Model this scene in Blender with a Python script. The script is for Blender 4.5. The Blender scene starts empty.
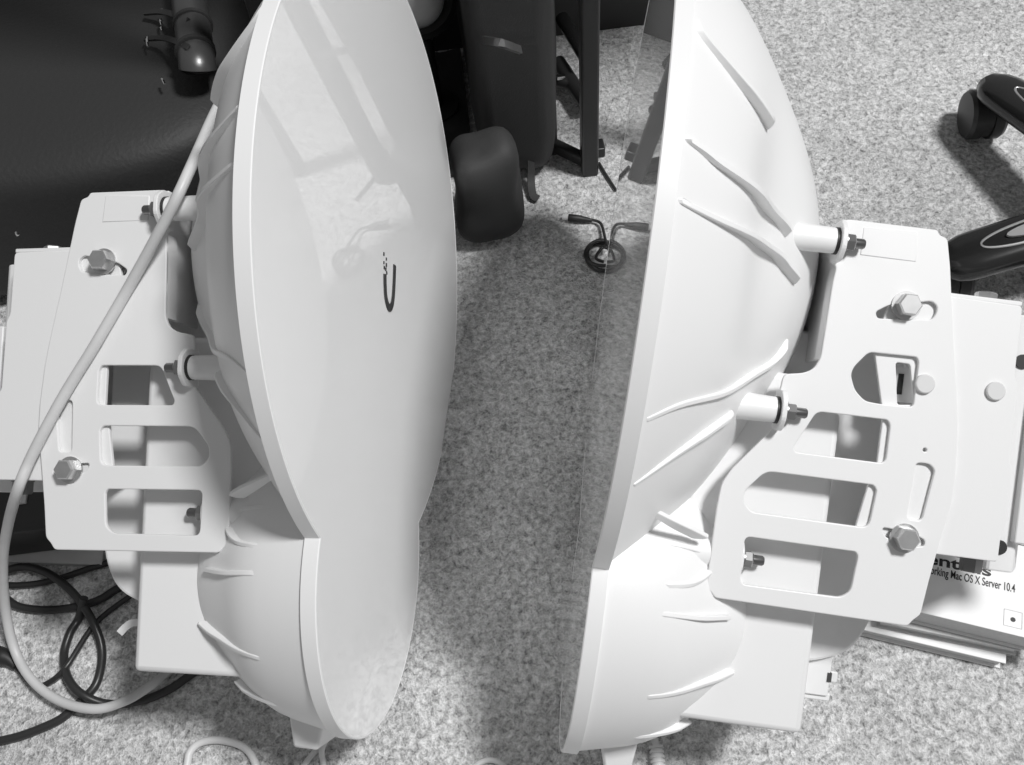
import bpy, bmesh, math, random
from mathutils import Vector, Matrix, noise
random.seed(3)
C = bpy.context.scene.collection
PI = math.pi

# ------------------------------------------------------------------ camera
F_PX, CAM_H = 1006.18248, 0.757
A = Matrix(((0.9921163776, 0.0, 0.1253199635), (-0.1065773788, 0.5260685841, 0.8437375819), (-0.0659268958, -0.8504421466, 0.5219212580)))
cd = bpy.data.cameras.new('camera'); cam = bpy.data.objects.new('camera', cd); C.objects.link(cam)
cd.sensor_width = 36.0; cd.lens = F_PX / 1024 * 36.0; cd.clip_start = 0.01; cd.clip_end = 50
cx, cy, cz = A.col[0], A.col[1], A.col[2]          # camera right / forward / up in the room
m = Matrix.Identity(4)
for i in range(3):
    m[i][0] = cx[i]; m[i][1] = cz[i]; m[i][2] = -cy[i]
m[2][3] = CAM_H
cam.matrix_world = m
bpy.context.scene.camera = cam

def fl(px, py, z=0.0):
    """room point at height z that the photograph shows at (px, py)"""
    r = A @ Vector(((px - 512) / F_PX, 1.0, -(py - 382.5) / F_PX))
    t = (z - CAM_H) / r.z
    return Vector((r.x * t, r.y * t, z))

# ------------------------------------------------------------------ materials
def mat(name, col, rough=0.5, metal=0.0, coat=0.0, coat_rough=0.03, ior=1.5, var=0.0, var_scale=20.0, bump=0.0, bump_scale=200.0, bump_dist=0.001, sheen=0.0):
    M = bpy.data.materials.new(name); M.use_nodes = True
    nt = M.node_tree; b = nt.nodes['Principled BSDF']
    b.inputs['Base Color'].default_value = (col, col, col, 1)
    b.inputs['Roughness'].default_value = rough; b.inputs['Metallic'].default_value = metal
    b.inputs['IOR'].default_value = ior
    b.inputs['Coat Weight'].default_value = coat; b.inputs['Coat Roughness'].default_value = coat_rough
    b.inputs['Sheen Weight'].default_value = sheen
    tc = nt.nodes.new('ShaderNodeTexCoord')
    if var:
        n = nt.nodes.new('ShaderNodeTexNoise'); n.inputs['Scale'].default_value = var_scale; n.inputs['Detail'].default_value = 4
        mr = nt.nodes.new('ShaderNodeMapRange'); mr.inputs[3].default_value = col * (1 - var); mr.inputs[4].default_value = col * (1 + var)
        nt.links.new(tc.outputs['Object'], n.inputs['Vector']); nt.links.new(n.outputs['Fac'], mr.inputs[0])
        cc = nt.nodes.new('ShaderNodeCombineColor')
        for i in range(3): nt.links.new(mr.outputs[0], cc.inputs[i])
        nt.links.new(cc.outputs[0], b.inputs['Base Color'])
    if bump:
        n2 = nt.nodes.new('ShaderNodeTexNoise'); n2.inputs['Scale'].default_value = bump_scale; n2.inputs['Detail'].default_value = 3
        bp = nt.nodes.new('ShaderNodeBump'); bp.inputs['Strength'].default_value = bump; bp.inputs['Distance'].default_value = bump_dist
        nt.links.new(tc.outputs['Object'], n2.inputs['Vector']); nt.links.new(n2.outputs['Fac'], bp.inputs['Height'])
        nt.links.new(bp.outputs['Normal'], b.inputs['Normal'])
    return M

M = {}
M['radome'] = mat('radome_plastic', 0.94, 0.03, coat=0.6, coat_rough=0.012, ior=1.5)
M['plastic'] = mat('white_plastic', 0.84, 0.38, bump=0.05, bump_scale=900, bump_dist=0.0004)
M['paint'] = mat('white_powder_paint', 0.80, 0.42, bump=0.12, bump_scale=1400, bump_dist=0.0003)
M['housing'] = mat('white_housing_plastic', 0.83, 0.45)
M['nut_steel'] = mat('dull_nut_steel', 0.36, 0.3, metal=0.9)
M['bolt_paint'] = mat('grey_white_bolt_paint', 0.66, 0.45)
M['steel'] = mat('zinc_steel', 0.62, 0.32, metal=0.85, var=0.15, var_scale=160)
M['dark_steel'] = mat('dark_threaded_steel', 0.22, 0.28, metal=0.9)
M['rubber'] = mat('black_rubber', 0.02, 0.5)
M['logo'] = mat('dark_logo_print', 0.035, 0.35)
M['leather'] = mat('black_leather', 0.028, 0.62, bump=0.4, bump_scale=260, bump_dist=0.0012)
M['leather_gloss'] = mat('polished_black_leather', 0.14, 0.36, metal=0.7, bump=0.3, bump_scale=90, bump_dist=0.001)
M['nylon'] = mat('black_nylon', 0.034, 0.7, bump=0.4, bump_scale=700, bump_dist=0.0006)
M['black_metal'] = mat('black_painted_metal', 0.022, 0.38)
M['black_panel'] = mat('black_laminate', 0.024, 0.5)
M['gloss_black'] = mat('glossy_black_plastic', 0.018, 0.16, bump=0.05, bump_scale=60)
M['satin_black'] = mat('satin_black_plastic', 0.03, 0.4)
M['silver'] = mat('silver_inlay', 0.75, 0.3, metal=0.8)
M['nickel'] = mat('matt_nickel', 0.92, 0.35)
M['chrome'] = mat('chrome', 0.9, 0.08, metal=1.0)
M['cable_light'] = mat('light_grey_cable_sheath', 0.62, 0.42, var=0.12, var_scale=60)
M['cable_white'] = mat('white_cable_sheath', 0.72, 0.42)
M['cable_black'] = mat('black_cable_sheath', 0.03, 0.35)
M['grey_fabric'] = mat('grey_dome_cloth', 0.72, 0.6)
M['board'] = mat('grey_cardboard', 0.60, 0.7, var=0.18, var_scale=35)
M['paper'] = mat('book_pages', 0.62, 0.7, var=0.12, var_scale=400)
M['cover'] = mat('white_book_cover', 0.86, 0.35)
M['cover_grey'] = mat('pale_grey_book_cover', 0.6, 0.4)
M['ink'] = mat('black_ink', 0.02, 0.5)

def carpet_material():
    Mt = bpy.data.materials.new('grey_cut_pile_carpet'); Mt.use_nodes = True
    nt = Mt.node_tree; b = nt.nodes['Principled BSDF']; N = nt.nodes.new; L = nt.links.new
    b.inputs['Roughness'].default_value = 0.95; b.inputs['Specular IOR Level'].default_value = 0.1
    tc = N('ShaderNodeTexCoord')
    def nz(s, det, rough=0.5, dist=0.0):
        n = N('ShaderNodeTexNoise'); n.inputs['Scale'].default_value = s; n.inputs['Detail'].default_value = det
        n.inputs['Roughness'].default_value = rough; n.inputs['Distortion'].default_value = dist
        L(tc.outputs['Object'], n.inputs['Vector']); return n.outputs['Fac']
    tuft = nz(230, 3, 0.6, 0.6); fine = nz(620, 2); worn = nz(6, 3)
    big = nz(105, 2, 0.5, 1.2)
    def math_(op, a, bb):
        k = N('ShaderNodeMath'); k.operation = op
        for i, v in enumerate((a, bb)):
            if isinstance(v, float): k.inputs[i].default_value = v
            else: L(v, k.inputs[i])
        return k.outputs[0]
    mix = math_('ADD', math_('MULTIPLY', tuft, 0.55), math_('MULTIPLY', fine, 0.25))
    mix = math_('ADD', mix, math_('MULTIPLY', big, 0.30))
    mr = N('ShaderNodeMapRange'); mr.inputs[1].default_value = 0.36; mr.inputs[2].default_value = 0.70
    mr.inputs[3].default_value = CARPET[0]; mr.inputs[4].default_value = CARPET[1]; L(mix, mr.inputs[0])  # shade between tufts put into the colour, beside the pile's own speckle
    w = N('ShaderNodeMapRange'); w.inputs[1].default_value = 0.3; w.inputs[2].default_value = 0.7
    w.inputs[3].default_value = 0.86; w.inputs[4].default_value = 1.12; L(worn, w.inputs[0])
    v = math_('MULTIPLY', mr.outputs[0], w.outputs[0])
    cc = N('ShaderNodeCombineColor')
    for i in range(3): L(v, cc.inputs[i])
    L(cc.outputs[0], b.inputs['Base Color'])
    bp = N('ShaderNodeBump'); bp.inputs['Strength'].default_value = 0.9; bp.inputs['Distance'].default_value = 0.006
    L(mix, bp.inputs['Height']); L(bp.outputs['Normal'], b.inputs['Normal'])
    return Mt
CARPET = (0.16, 0.93)
M['carpet'] = carpet_material()

# ------------------------------------------------------------------ object helpers
def thing(name, label, cat, loc=(0, 0, 0), group=None):
    o = bpy.data.objects.new(name, None); C.objects.link(o); o.location = loc; o.empty_display_size = 0.02
    o['label'] = label; o['category'] = cat
    if group: o['group'] = group
    return o

def tag(o, label, cat, group=None):
    o['label'] = label; o['category'] = cat
    if group: o['group'] = group
    return o

def finish(me, angle=35):
    me.shade_smooth(); me.set_sharp_from_angle(angle=math.radians(angle))

def obj(name, bm, m, parent=None, label=None, bevel=0.0, seg=2, angle=35, subsurf=0):
    bmesh.ops.recalc_face_normals(bm, faces=bm.faces)
    me = bpy.data.meshes.new(name); bm.to_mesh(me); bm.free()
    return obj_me(name, me, m, parent, label, bevel, seg, angle, subsurf)

def obj_me(name, me, m, parent=None, label=None, bevel=0.0, seg=2, angle=12, subsurf=0):
    me.materials.clear(); me.materials.append(m)
    me.name = name; o = bpy.data.objects.new(name, me); C.objects.link(o)
    if parent: o.parent = parent
    if label: o['label'] = label
    finish(me, angle)
    if bevel:
        md = o.modifiers.new('bevel', 'BEVEL'); md.width = bevel; md.segments = seg; md.limit_method = 'ANGLE'; md.angle_limit = math.radians(40)
    if subsurf:
        md = o.modifiers.new('sub', 'SUBSURF'); md.levels = subsurf; md.render_levels = subsurf
    return o

def hexa(bm, P8):
    """P8: bottom ring of four, top ring of four"""
    v = [bm.verts.new(p) for p in P8]
    for f in ((0, 3, 2, 1), (4, 5, 6, 7), (0, 1, 5, 4), (1, 2, 6, 5), (2, 3, 7, 6), (3, 0, 4, 7)):
        bm.faces.new([v[i] for i in f])

def box(bm, a, b, T=lambda p: p):
    (x0, y0, z0), (x1, y1, z1) = a, b
    hexa(bm, [T(Vector(p)) for p in ((x0, y0, z0), (x1, y0, z0), (x1, y1, z0), (x0, y1, z0), (x0, y0, z1), (x1, y0, z1), (x1, y1, z1), (x0, y1, z1))])

def frame(d):
    d = d.normalized(); r = Vector((0, 0, 1)) if abs(d.z) < 0.9 else Vector((1, 0, 0))
    x = d.cross(r).normalized(); return x, d.cross(x).normalized()

def lathe(bm, p0, axis, prof, n=24, x=None):
    """prof: (distance along axis, radius) list, revolved; ends capped"""
    axis = axis.normalized(); x, y = frame(axis)
    rings = []
    for t, r in prof:
        c = p0 + axis * t
        if r < 1e-6: rings.append([bm.verts.new(c)])
        else: rings.append([bm.verts.new(c + x * (r * math.cos(2 * PI * k / n)) + y * (r * math.sin(2 * PI * k / n))) for k in range(n)])
    for a, b in zip(rings, rings[1:]):
        for k in range(n):
            k2 = (k + 1) % n
            if len(a) == 1 and len(b) == 1: continue
            if len(a) == 1: bm.faces.new((a[0], b[k], b[k2]))
            elif len(b) == 1: bm.faces.new((a[k], b[0], a[k2]))
            else: bm.faces.new((a[k], b[k], b[k2], a[k2]))
    if len(rings[0]) > 1: bm.faces.new(rings[0])
    if len(rings[-1]) > 1: bm.faces.new(rings[-1])

def spline(pts, per=8):
    pts = [Vector(p) for p in pts]
    if len(pts) < 3: return pts
    q = [pts[0] * 2 - pts[1]] + pts + [pts[-1] * 2 - pts[-2]]
    out = []
    for i in range(1, len(q) - 2):
        p0, p1, p2, p3 = q[i - 1:i + 3]
        for k in range(per):
            t = k / per
            out.append(0.5 * ((2 * p1) + (p2 - p0) * t + (2 * p0 - 5 * p1 + 4 * p2 - p3) * t * t + (3 * p1 - p0 - 3 * p2 + p3) * t ** 3))
    out.append(pts[-1]); return out

def tube(bm, pts, r, n=10, per=8):
    P = spline(pts, per); rings = []; prev = None
    for i, p in enumerate(P):
        d = (P[min(i + 1, len(P) - 1)] - P[max(i - 1, 0)]).normalized()
        if prev is None: x, _ = frame(d)
        else:
            x = prev - d * prev.dot(d); x.normalize()
        prev = x; y = d.cross(x)
        rr = r if not callable(r) else r(i / (len(P) - 1))
        rings.append([bm.verts.new(p + x * (rr * math.cos(2 * PI * k / n)) + y * (rr * math.sin(2 * PI * k / n))) for k in range(n)])
    for a, b in zip(rings, rings[1:]):
        for k in range(n): bm.faces.new((a[k], b[k], b[(k + 1) % n], a[(k + 1) % n]))
    bm.faces.new(rings[0]); bm.faces.new(rings[-1])

def flat_band(bm, pts, wdir, width, thick, per=6):
    """a strap: rectangle swept along pts"""
    P = spline(pts, per); rings = []; wdir = Vector(wdir).normalized()
    for i, p in enumerate(P):
        d = (P[min(i + 1, len(P) - 1)] - P[max(i - 1, 0)]).normalized()
        w = (wdir - d * wdir.dot(d)).normalized(); nrm = d.cross(w)
        rings.append([bm.verts.new(p + w * (a * width / 2) + nrm * (b * thick / 2)) for a, b in ((-1, -1), (1, -1), (1, 1), (-1, 1))])
    for a, b in zip(rings, rings[1:]):
        for k in range(4): bm.faces.new((a[k], b[k], b[(k + 1) % 4], a[(k + 1) % 4]))
    bm.faces.new(rings[0]); bm.faces.new(rings[-1])

def soft_block(bm, ctr, size, rz=0.0, e=0.35, lump=0.0, lump_scale=6.0, seed=0.0, nu=40, nv=24, taper=0.0):
    """a soft superellipsoid block (bags)"""
    def sp(c, k): return math.copysign(abs(c) ** k, c)
    R = Matrix.Rotation(rz, 3, 'Z'); rows = []
    for j in range(nv + 1):
        ph = -PI / 2 + PI * j / nv; row = []
        for i in range(nu):
            th = 2 * PI * i / nu
            p = Vector((sp(math.cos(ph), e) * sp(math.cos(th), e), sp(math.cos(ph), e) * sp(math.sin(th), e), sp(math.sin(ph), e)))
            k = 1 - taper * (p.z + 1) / 2
            p = Vector((p.x * size[0] / 2 * k, p.y * size[1] / 2 * k, p.z * size[2] / 2))
            if lump:
                nn = noise.noise(p * lump_scale + Vector((seed, 0, 0)))
                s = 1 + lump * nn / max(0.05, p.length) * 0.3
                p = Vector((p.x * s, p.y * s, p.z * s if p.z > 0 else p.z))
            row.append(bm.verts.new(R @ p + Vector(ctr)))
        rows.append(row)
    for a, b in zip(rows, rows[1:]):
        for i in range(nu): bm.faces.new((a[i], a[(i + 1) % nu], b[(i + 1) % nu], b[i]))
    bmesh.ops.remove_doubles(bm, verts=bm.verts, dist=1e-5)

def plate_mesh(outer, holes, thick, T, zc=0.0, edge=0.0006):
    """flat sheet with holes; outlines in its own plane, T maps (a, b, depth) to the thing's space"""
    cu = bpy.data.curves.new('tmp', 'CURVE'); cu.dimensions = '2D'; cu.fill_mode = 'BOTH'
    cu.extrude = thick / 2 - edge; cu.bevel_depth = edge; cu.bevel_resolution = 1
    cu.offset = -edge
    for poly in [outer] + holes:
        s = cu.splines.new('POLY'); s.points.add(len(poly) - 1); s.use_cyclic_u = True
        for p, q in zip(s.points, poly): p.co = (q[0], q[1], 0, 1)
    o = bpy.data.objects.new('tmp', cu); C.objects.link(o)
    dg = bpy.context.evaluated_depsgraph_get()
    me = bpy.data.meshes.new_from_object(o.evaluated_get(dg))
    bpy.data.objects.remove(o); bpy.data.curves.remove(cu)
    for v in me.vertices: v.co = T((v.co.x, v.co.y, v.co.z + zc))
    bm = bmesh.new(); bm.from_mesh(me); bmesh.ops.remove_doubles(bm, verts=bm.verts, dist=1e-6)
    bmesh.ops.recalc_face_normals(bm, faces=bm.faces); bm.to_mesh(me); bm.free()
    return me

def rounded(poly, r, n=4):
    out = []
    k = len(poly)
    for i in range(k):
        p0, p1, p2 = Vector(poly[i - 1]), Vector(poly[i]), Vector(poly[(i + 1) % k])
        a, b = (p0 - p1), (p2 - p1); rr = min(r, a.length * 0.45, b.length * 0.45)
        A1, B1 = p1 + a.normalized() * rr, p1 + b.normalized() * rr
        for j in range(n + 1):
            t = j / n; out.append(tuple(A1 * (1 - t) ** 2 + p1 * (2 * t * (1 - t)) + B1 * t * t))
    return out

def text_mesh(body, size, T, bold=0.0, depth=0.0002):
    cu = bpy.data.curves.new('tmp', 'FONT'); cu.body = body; cu.size = size; cu.offset = bold; cu.extrude = depth
    o = bpy.data.objects.new('tmp', cu); C.objects.link(o)
    dg = bpy.context.evaluated_depsgraph_get()
    me = bpy.data.meshes.new_from_object(o.evaluated_get(dg))
    bpy.data.objects.remove(o); bpy.data.curves.remove(cu)
    for v in me.vertices: v.co = T(v.co)
    return me

# ------------------------------------------------------------------ the two dish units
R1, R2, DC = 0.2125, 0.10734, 0.21469
VP = 0.0793
SHC = 0.008
def shell_up(v, w):
    r2 = v * v + (w - SHC) ** 2; r = math.sqrt(r2)
    return -.126 + 2.65 * r2 + .016 * math.exp(-((r - .12) / .04) ** 2) * (v * v / max(r2, 1e-9))
def shell_up_at(v, w):
    th = math.atan2(w - SHC, v); cs, sn = math.cos(th), math.sin(th)
    rm = -SHC * sn + math.sqrt((R1 - .002) ** 2 - (SHC * cs) ** 2)
    s = min(1.0, math.hypot(v, w - SHC) / rm)
    return shell_up(v, w) + (-.008 - shell_up(rm * cs, SHC + rm * sn)) * s ** 5
LO_R = [0, .02, .039, .06, .081, .097, .1065]; LO_U = [-.115, -.1135, -.1095, -.1, -.0735, -.048, -.009]
def shell_lo(r):
    for a in range(6):
        if r <= LO_R[a + 1]:
            t = (r - LO_R[a]) / (LO_R[a + 1] - LO_R[a])
            m0 = (LO_U[a + 1] - LO_U[max(a - 1, 0)]) / max(1e-9, LO_R[a + 1] - LO_R[max(a - 1, 0)]) * (LO_R[a + 1] - LO_R[a]) if a else 0
            m1 = (LO_U[min(a + 2, 6)] - LO_U[a]) / (LO_R[min(a + 2, 6)] - LO_R[a]) * (LO_R[a + 1] - LO_R[a])
            h = t * t * (3 - 2 * t)
            return LO_U[a] * (2 * t ** 3 - 3 * t * t + 1) + m0 * (t ** 3 - 2 * t * t + t) + LO_U[a + 1] * h + m1 * (t ** 3 - t * t)
    return LO_U[-1]

def outline(off=0.0, n1=150, n2=100):
    a, b, d = R1 + off, R2 + off, DC
    x = (a * a - b * b + d * d) / (2 * d); h = math.sqrt(a * a - x * x)
    t1 = math.atan2(-x, h); up = [(a * math.cos(t1 + (PI - 2 * t1) * i / n1), a * math.sin(t1 + (PI - 2 * t1) * i / n1)) for i in range(n1 + 1)]
    t2 = math.atan2(d - x, h); lo = [(b * math.cos(PI - t2 + (PI + 2 * t2) * i / n2), -d + b * math.sin(PI - t2 + (PI + 2 * t2) * i / n2)) for i in range(1, n2)]
    return up + lo

PL = [(-.1244, .0343), (-.1786, .0343), (-.1800, .0315), (-.1850, .0300), (-.1885, .0140), (-.1961, -.0309), (-.2022, -.064), (-.2046, -.0800), (-.2066, -.1050), (-.2066, -.1232), (-.2020, -.1517), (-.1990, -.1717), (-.1965, -.1925), (-.1925, -.1960), (-.1900, -.2000),
      (-.0760, -.1985), (-.0735, -.1955), (-.0700, -.1935), (-.0703, -.1676), (-.0704, -.1449), (-.0715, -.1304), (-.0763, -.1214), (-.0930, -.1000), (-.0985, -.0930), (-.0985, -.0740), (-.0997, -.0616), (-.1113, -.0595), (-.1168, -.0564), (-.1200, -.0500), (-.1207, -.0303), (-.1215, -.0039), (-.1225, .0050), (-.1200, .0080), (-.1200, .0290)]
WA = [(-.1217, -.0811), (-.1635, -.0808), (-.1654, -.0838), (-.1654, -.1066), (-.1120, -.1066), (-.1108, -.1040)]
WB = [(-.0964, -.1200), (-.1600, -.1200), (-.1623, -.1227), (-.1603, -.1456), (-.0906, -.1452), (-.0856, -.1400), (-.0856, -.1330)]
WC = [(-.0889, -.1600), (-.1545, -.1605), (-.1562, -.1628), (-.1545, -.1840), (-.1490, -.1884), (-.0895, -.1884)]
WE = [(-.1476, -.0424), (-.1758, -.0418), (-.1773, -.0446), (-.1774, -.0715), (-.1577, -.0721), (-.1488, -.0715), (-.1422, -.0657), (-.1388, -.0572), (-.1400, -.0523)]
S1 = [(-.1486, -.0182), (-.1562, -.0131), (-.1804, -.0079), (-.1840, -.0105), (-.1840, -.0146), (-.1817, -.0190), (-.1619, -.0210), (-.1500, -.0220)]
S2 = [(-.1830, -.1035), (-.1910, -.1035), (-.1945, -.1067), (-.1905, -.1375), (-.1815, -.1375)]
S3 = [(-.1678, -.1440), (-.1857, -.1455), (-.1936, -.1483), (-.1938, -.1520), (-.1844, -.1535), (-.1700, -.1495)]
BR = [(-.1520, -.0300), (-.1520, -.0420), (-.1597, -.0713), (-.1615, -.0783), (-.1615, -.1080), (-.1584, -.1178), (-.1535, -.1468), (-.1540, -.1545), (-.1545, -.1560), (-.2385, -.1560), (-.2385, -.1390), (-.2405, -.1350), (-.2405, -.1000), (-.2380, -.0960), (-.2375, -.0500), (-.2350, -.0460), (-.2345, -.0040), (-.1600, -.0030)]
TAB = [(-.1650, -.0462), (-.1735, -.0462), (-.1785, -.0700), (-.1690, -.0712)]
RIBS_UP = [
 ([(-.0074, .1853, .106), (-.0209, .1796, .0935), (-.0388, .1645, .0807), (-.0517, .1485, .0739), (-.0633, .1273, .0689)], .0070),
 ([(-.0076, .209, .0391), (-.0193, .1985, .0355), (-.0328, .1852, .0306), (-.0578, .1479, .0259), (-.0745, .1154, .0227), (-.0852, .1019, .0165)], .0068),
 ([(-.0072, .2116, .008), (-.0305, .1889, .0045), (-.048, .167, .0035), (-.0721, .1194, .0035), (-.0843, .1029, -.0013), (-.0971, .0868, -.0077)], .0072),
 ([(-.0073, .183, -.098), (-.0296, .1648, -.0869), (-.0558, .1316, -.0779), (-.0718, .1046, -.0679), (-.0907, .0794, -.0556), (-.1008, .0714, -.0407)], .0042),
 ([(-.0071, .1585, -.1324), (-.0308, .1451, -.1132), (-.0497, .1284, -.0989), (-.0665, .1038, -.0881)], .0050),
 ([(-.0290, .1080, -.1480), (-.0450, .0990, -.1560), (-.0620, .0860, -.1630)], .0075)]
RIBS_LO = [
 ([(-.0433, .0867, -.1689), (-.0542, .082, -.1706), (-.065, .0758, -.1735)], .003),
 ([(-.0441, .0953, -.1926), (-.0558, .089, -.191), (-.0632, .083, -.187), (-.0689, .0778, -.1836)], .004),
 ([(-.0425, .098, -.2082), (-.0637, .0869, -.2099), (-.0846, .072, -.2098)], .006),
 ([(-.0408, .0877, -.2599), (-.0674, .0752, -.2538), (-.0813, .0666, -.2486), (-.091, .0603, -.2442)], .0075),
 ([(-.0419, .0597, -.293), (-.0576, .0525, -.289), (-.0727, .0455, -.2823)], .0075)]

def fin(bm, T, path, h, sv, upper, t=.0028):
    P = spline([Vector((u, v * sv, w)) for u, v, w in path], 5)
    if upper:
        for p in P:
            r = math.hypot(p.y, p.z)
            if r > .2065: p.y *= .2065 / r; p.z *= .2065 / r
    if h != .0075 or not upper:
        for p in P: p.x = shell_up_at(p.y, p.z) if upper else shell_lo(math.hypot(p.y, p.z + DC))
    rings = []
    ax = Vector((-1, 0, 0)); n = len(P) - 1
    for i, p in enumerate(P):
        d = (P[min(i + 1, n)] - P[max(i - 1, 0)]).normalized(); s = d.cross(ax).normalized() * (t / 2)
        k = i / n; hh = h * min(1.0, 0.14 + 1.5 * k) * min(1.0, .15 + (1 - k) / .10)
        rings.append([bm.verts.new(T(q)) for q in (p - s * 1.3 - ax * .005, p + s * 1.3 - ax * .005, p + s + ax * hh, p - s + ax * hh)])
    for a, b in zip(rings, rings[1:]):
        for k in range(4): bm.faces.new((a[k], b[k], b[(k + 1) % 4], a[(k + 1) % 4]))
    bm.faces.new(rings[0]); bm.faces.new(rings[-1])

def hexhead(bm, p0, axis, r, h, washer=0.0, wt=.0012):
    if washer: lathe(bm, p0, axis, [(0, washer), (wt, washer)], 28)
    q = p0 + axis.normalized() * wt
    x, y = frame(axis.normalized()); n = 6
    rings = [[bm.verts.new(q + axis.normalized() * t + x * (rr * math.cos(PI / 3 * k)) + y * (rr * math.sin(PI / 3 * k))) for k in range(n)] for t, rr in ((0, r), (h * .85, r), (h, r * .86))]
    for a, b in zip(rings, rings[1:]):
        for k in range(n): bm.faces.new((a[k], b[k], b[(k + 1) % n], a[(k + 1) % n]))
    bm.faces.new(rings[0]); bm.faces.new(rings[-1])

def unit(label, pos, rows, scale, mir, with_logo, with_ports):
    U, V, W = (Vector(r) for r in rows)
    sv = -1 if mir else 1
    root = thing('dish_antenna', label, 'antenna')
    mw = Matrix.Identity(4)
    for i in range(3): mw[i][0], mw[i][1], mw[i][2], mw[i][3] = U[i] * scale, V[i] * sv * scale, W[i] * scale, pos[i]
    root.matrix_world = mw
    T = lambda p: Vector((p[0], p[1] * sv, p[2]))
    AX = lambda u, v, w: Vector((u, v * sv, w))
    # radome: one flat figure-of-eight sheet
    bm = bmesh.new(); ol = outline()
    f = [bm.verts.new(T((0, a, b))) for a, b in ol]; k_ = [bm.verts.new(T((-.003, a, b))) for a, b in ol]
    bm.faces.new(f); bm.faces.new(k_)
    for i in range(len(f)): bm.faces.new((f[i], k_[i], k_[(i + 1) % len(f)], f[(i + 1) % len(f)]))
    rad = obj('radome', bm, M['radome'], root, 'flat glossy white cover sheet with a figure-eight outline')
    if with_logo:
        bm = bmesh.new()
        st = [(.0003, -.0130), (-.0030, -.0200), (-.0042, -.0245), (-.0098, -.0292), (-.0148, -.0300), (-.0190, -.0275), (-.0212, -.0215), (-.0222, -.0120), (-.0228, .0030)]
        st = [(-.0010, -.0080), (-.0022, -.0160), (-.0044, -.0235), (-.0096, -.0290), (-.0150, -.0298), (-.0196, -.0262), (-.0216, -.0200), (-.0226, -.0110), (-.0230, .0030)]
        flat_band(bm, [T((.0003, a, b)) for a, b in st], Vector((1, 0, 0)), .0007, .0056)
        for a, b, s in ((.0024, .0055, .0012), (-.0035, .0032, .001), (-.0038, -.001, .0013), (-.0029, -.0043, .0012), (.0018, -.0005, .001), (.0006, -.0038, .0012), (-.0052, -.0064, .0011)):
            box(bm, (0, a - s * .7, b - s), (.0006, a + s * .7, b + s), T)
        obj('logo_mark', bm, M['logo'], rad, 'dark U shaped mark with specks over its left stroke')
    # rim lip
    bm = bmesh.new(); secs = []
    for off, u in ((-.0006, .0002), (.0004, .0002), (.0010, -.0004), (.0010, -.0095), (-.004, -.0100), (-.004, -.0035)):
        secs.append([bm.verts.new(T((u, a, b))) for a, b in outline(off)])
    n = len(secs[0])
    secs[0] = secs[0]
    for a, b in zip(secs, secs[1:] + secs[:1]):
        for i in range(n): bm.faces.new((a[i], b[i], b[(i + 1) % n], a[(i + 1) % n]))
    obj('rim', bm, M['plastic'], root)
    # reflector shells
    bm = bmesh.new(); rows_ = []; NT, NS = 120, 44
    c0 = bm.verts.new(T((shell_up(0, SHC), 0, SHC)))
    for j in range(1, NS + 1):
        s = j / NS; row = []
        for i in range(NT):
            th = 2 * PI * i / NT; cs, sn = math.cos(th), math.sin(th)
            rm = -SHC * sn + math.sqrt((R1 - .002) ** 2 - (SHC * cs) ** 2)
            v, w = s * rm * cs, SHC + s * rm * sn
            u = shell_up(v, w) + (-.008 - shell_up(rm * cs, SHC + rm * sn)) * s ** 5
            row.append(bm.verts.new(T((u, v, w))))
        rows_.append(row)
    for i in range(NT): bm.faces.new((c0, rows_[0][i], rows_[0][(i + 1) % NT]))
    for a, b in zip(rows_, rows_[1:]):
        for i in range(NT): bm.faces.new((a[i], b[i], b[(i + 1) % NT], a[(i + 1) % NT]))
    up = obj('upper_reflector', bm, M['plastic'], root, 'large deep white reflector shell with curved fins', angle=60)
    bm = bmesh.new(); rows_ = []; NT, NS = 90, 30
    c0 = bm.verts.new(T((shell_lo(0), 0, -DC)))
    for j in range(1, NS + 1):
        r = (R2 - .0008) * j / NS
        rows_.append([bm.verts.new(T((shell_lo(r), r * math.cos(2 * PI * i / NT), -DC + r * math.sin(2 * PI * i / NT)))) for i in range(NT)])
    for i in range(NT): bm.faces.new((c0, rows_[0][i], rows_[0][(i + 1) % NT]))
    for a, b in zip(rows_, rows_[1:]):
        for i in range(NT): bm.faces.new((a[i], b[i], b[(i + 1) % NT], a[(i + 1) % NT]))
    lo = obj('lower_reflector', bm, M['plastic'], root, 'smaller white reflector shell below the large one', angle=60)
    for par, ribs in ((up, RIBS_UP), (lo, RIBS_LO)):
        for path, h in ribs:
            for s in (1, -1):
                bm = bmesh.new(); fin(bm, T, path, h, s, par is up); obj('rib', bm, M['plastic'], par, bevel=.0005, seg=2)
    for s in (1, -1):
        bm = bmesh.new(); lathe(bm, T((-.030, s * .069, -.1738)), AX(-1, 0, 0), [(0, .0165), (.012, .0158), (.024, .0130), (.036, .0105), (.046, .0090), (.048, .0078)], 36); obj('boss_fairing', bm, M['plastic'], lo, angle=50)
    # foot tab under the small dish
    bm = bmesh.new()
    hexa(bm, [T(p) for p in ((-.047, -.020, -.3295), (-.030, -.020, -.3305), (-.030, .020, -.3305), (-.047, .020, -.3295), (-.050, -.026, -.300), (-.022, -.026, -.300), (-.022, .026, -.300), (-.050, .026, -.300))])
    obj('foot', bm, M['plastic'], root, bevel=.002)
    # electronics housing and the rounded cover behind it
    bm = bmesh.new(); box(bm, (-.142, -.060, -.278), (-.055, .060, -.060), T)
    obj('housing', bm, M['housing'], root, bevel=.004, seg=3)
    cov = rounded([(-.100, -.030), (-.187, -.030), (-.187, -.205), (-.176, -.230), (-.150, -.241), (-.100, -.241)], .02, 6)
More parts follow.
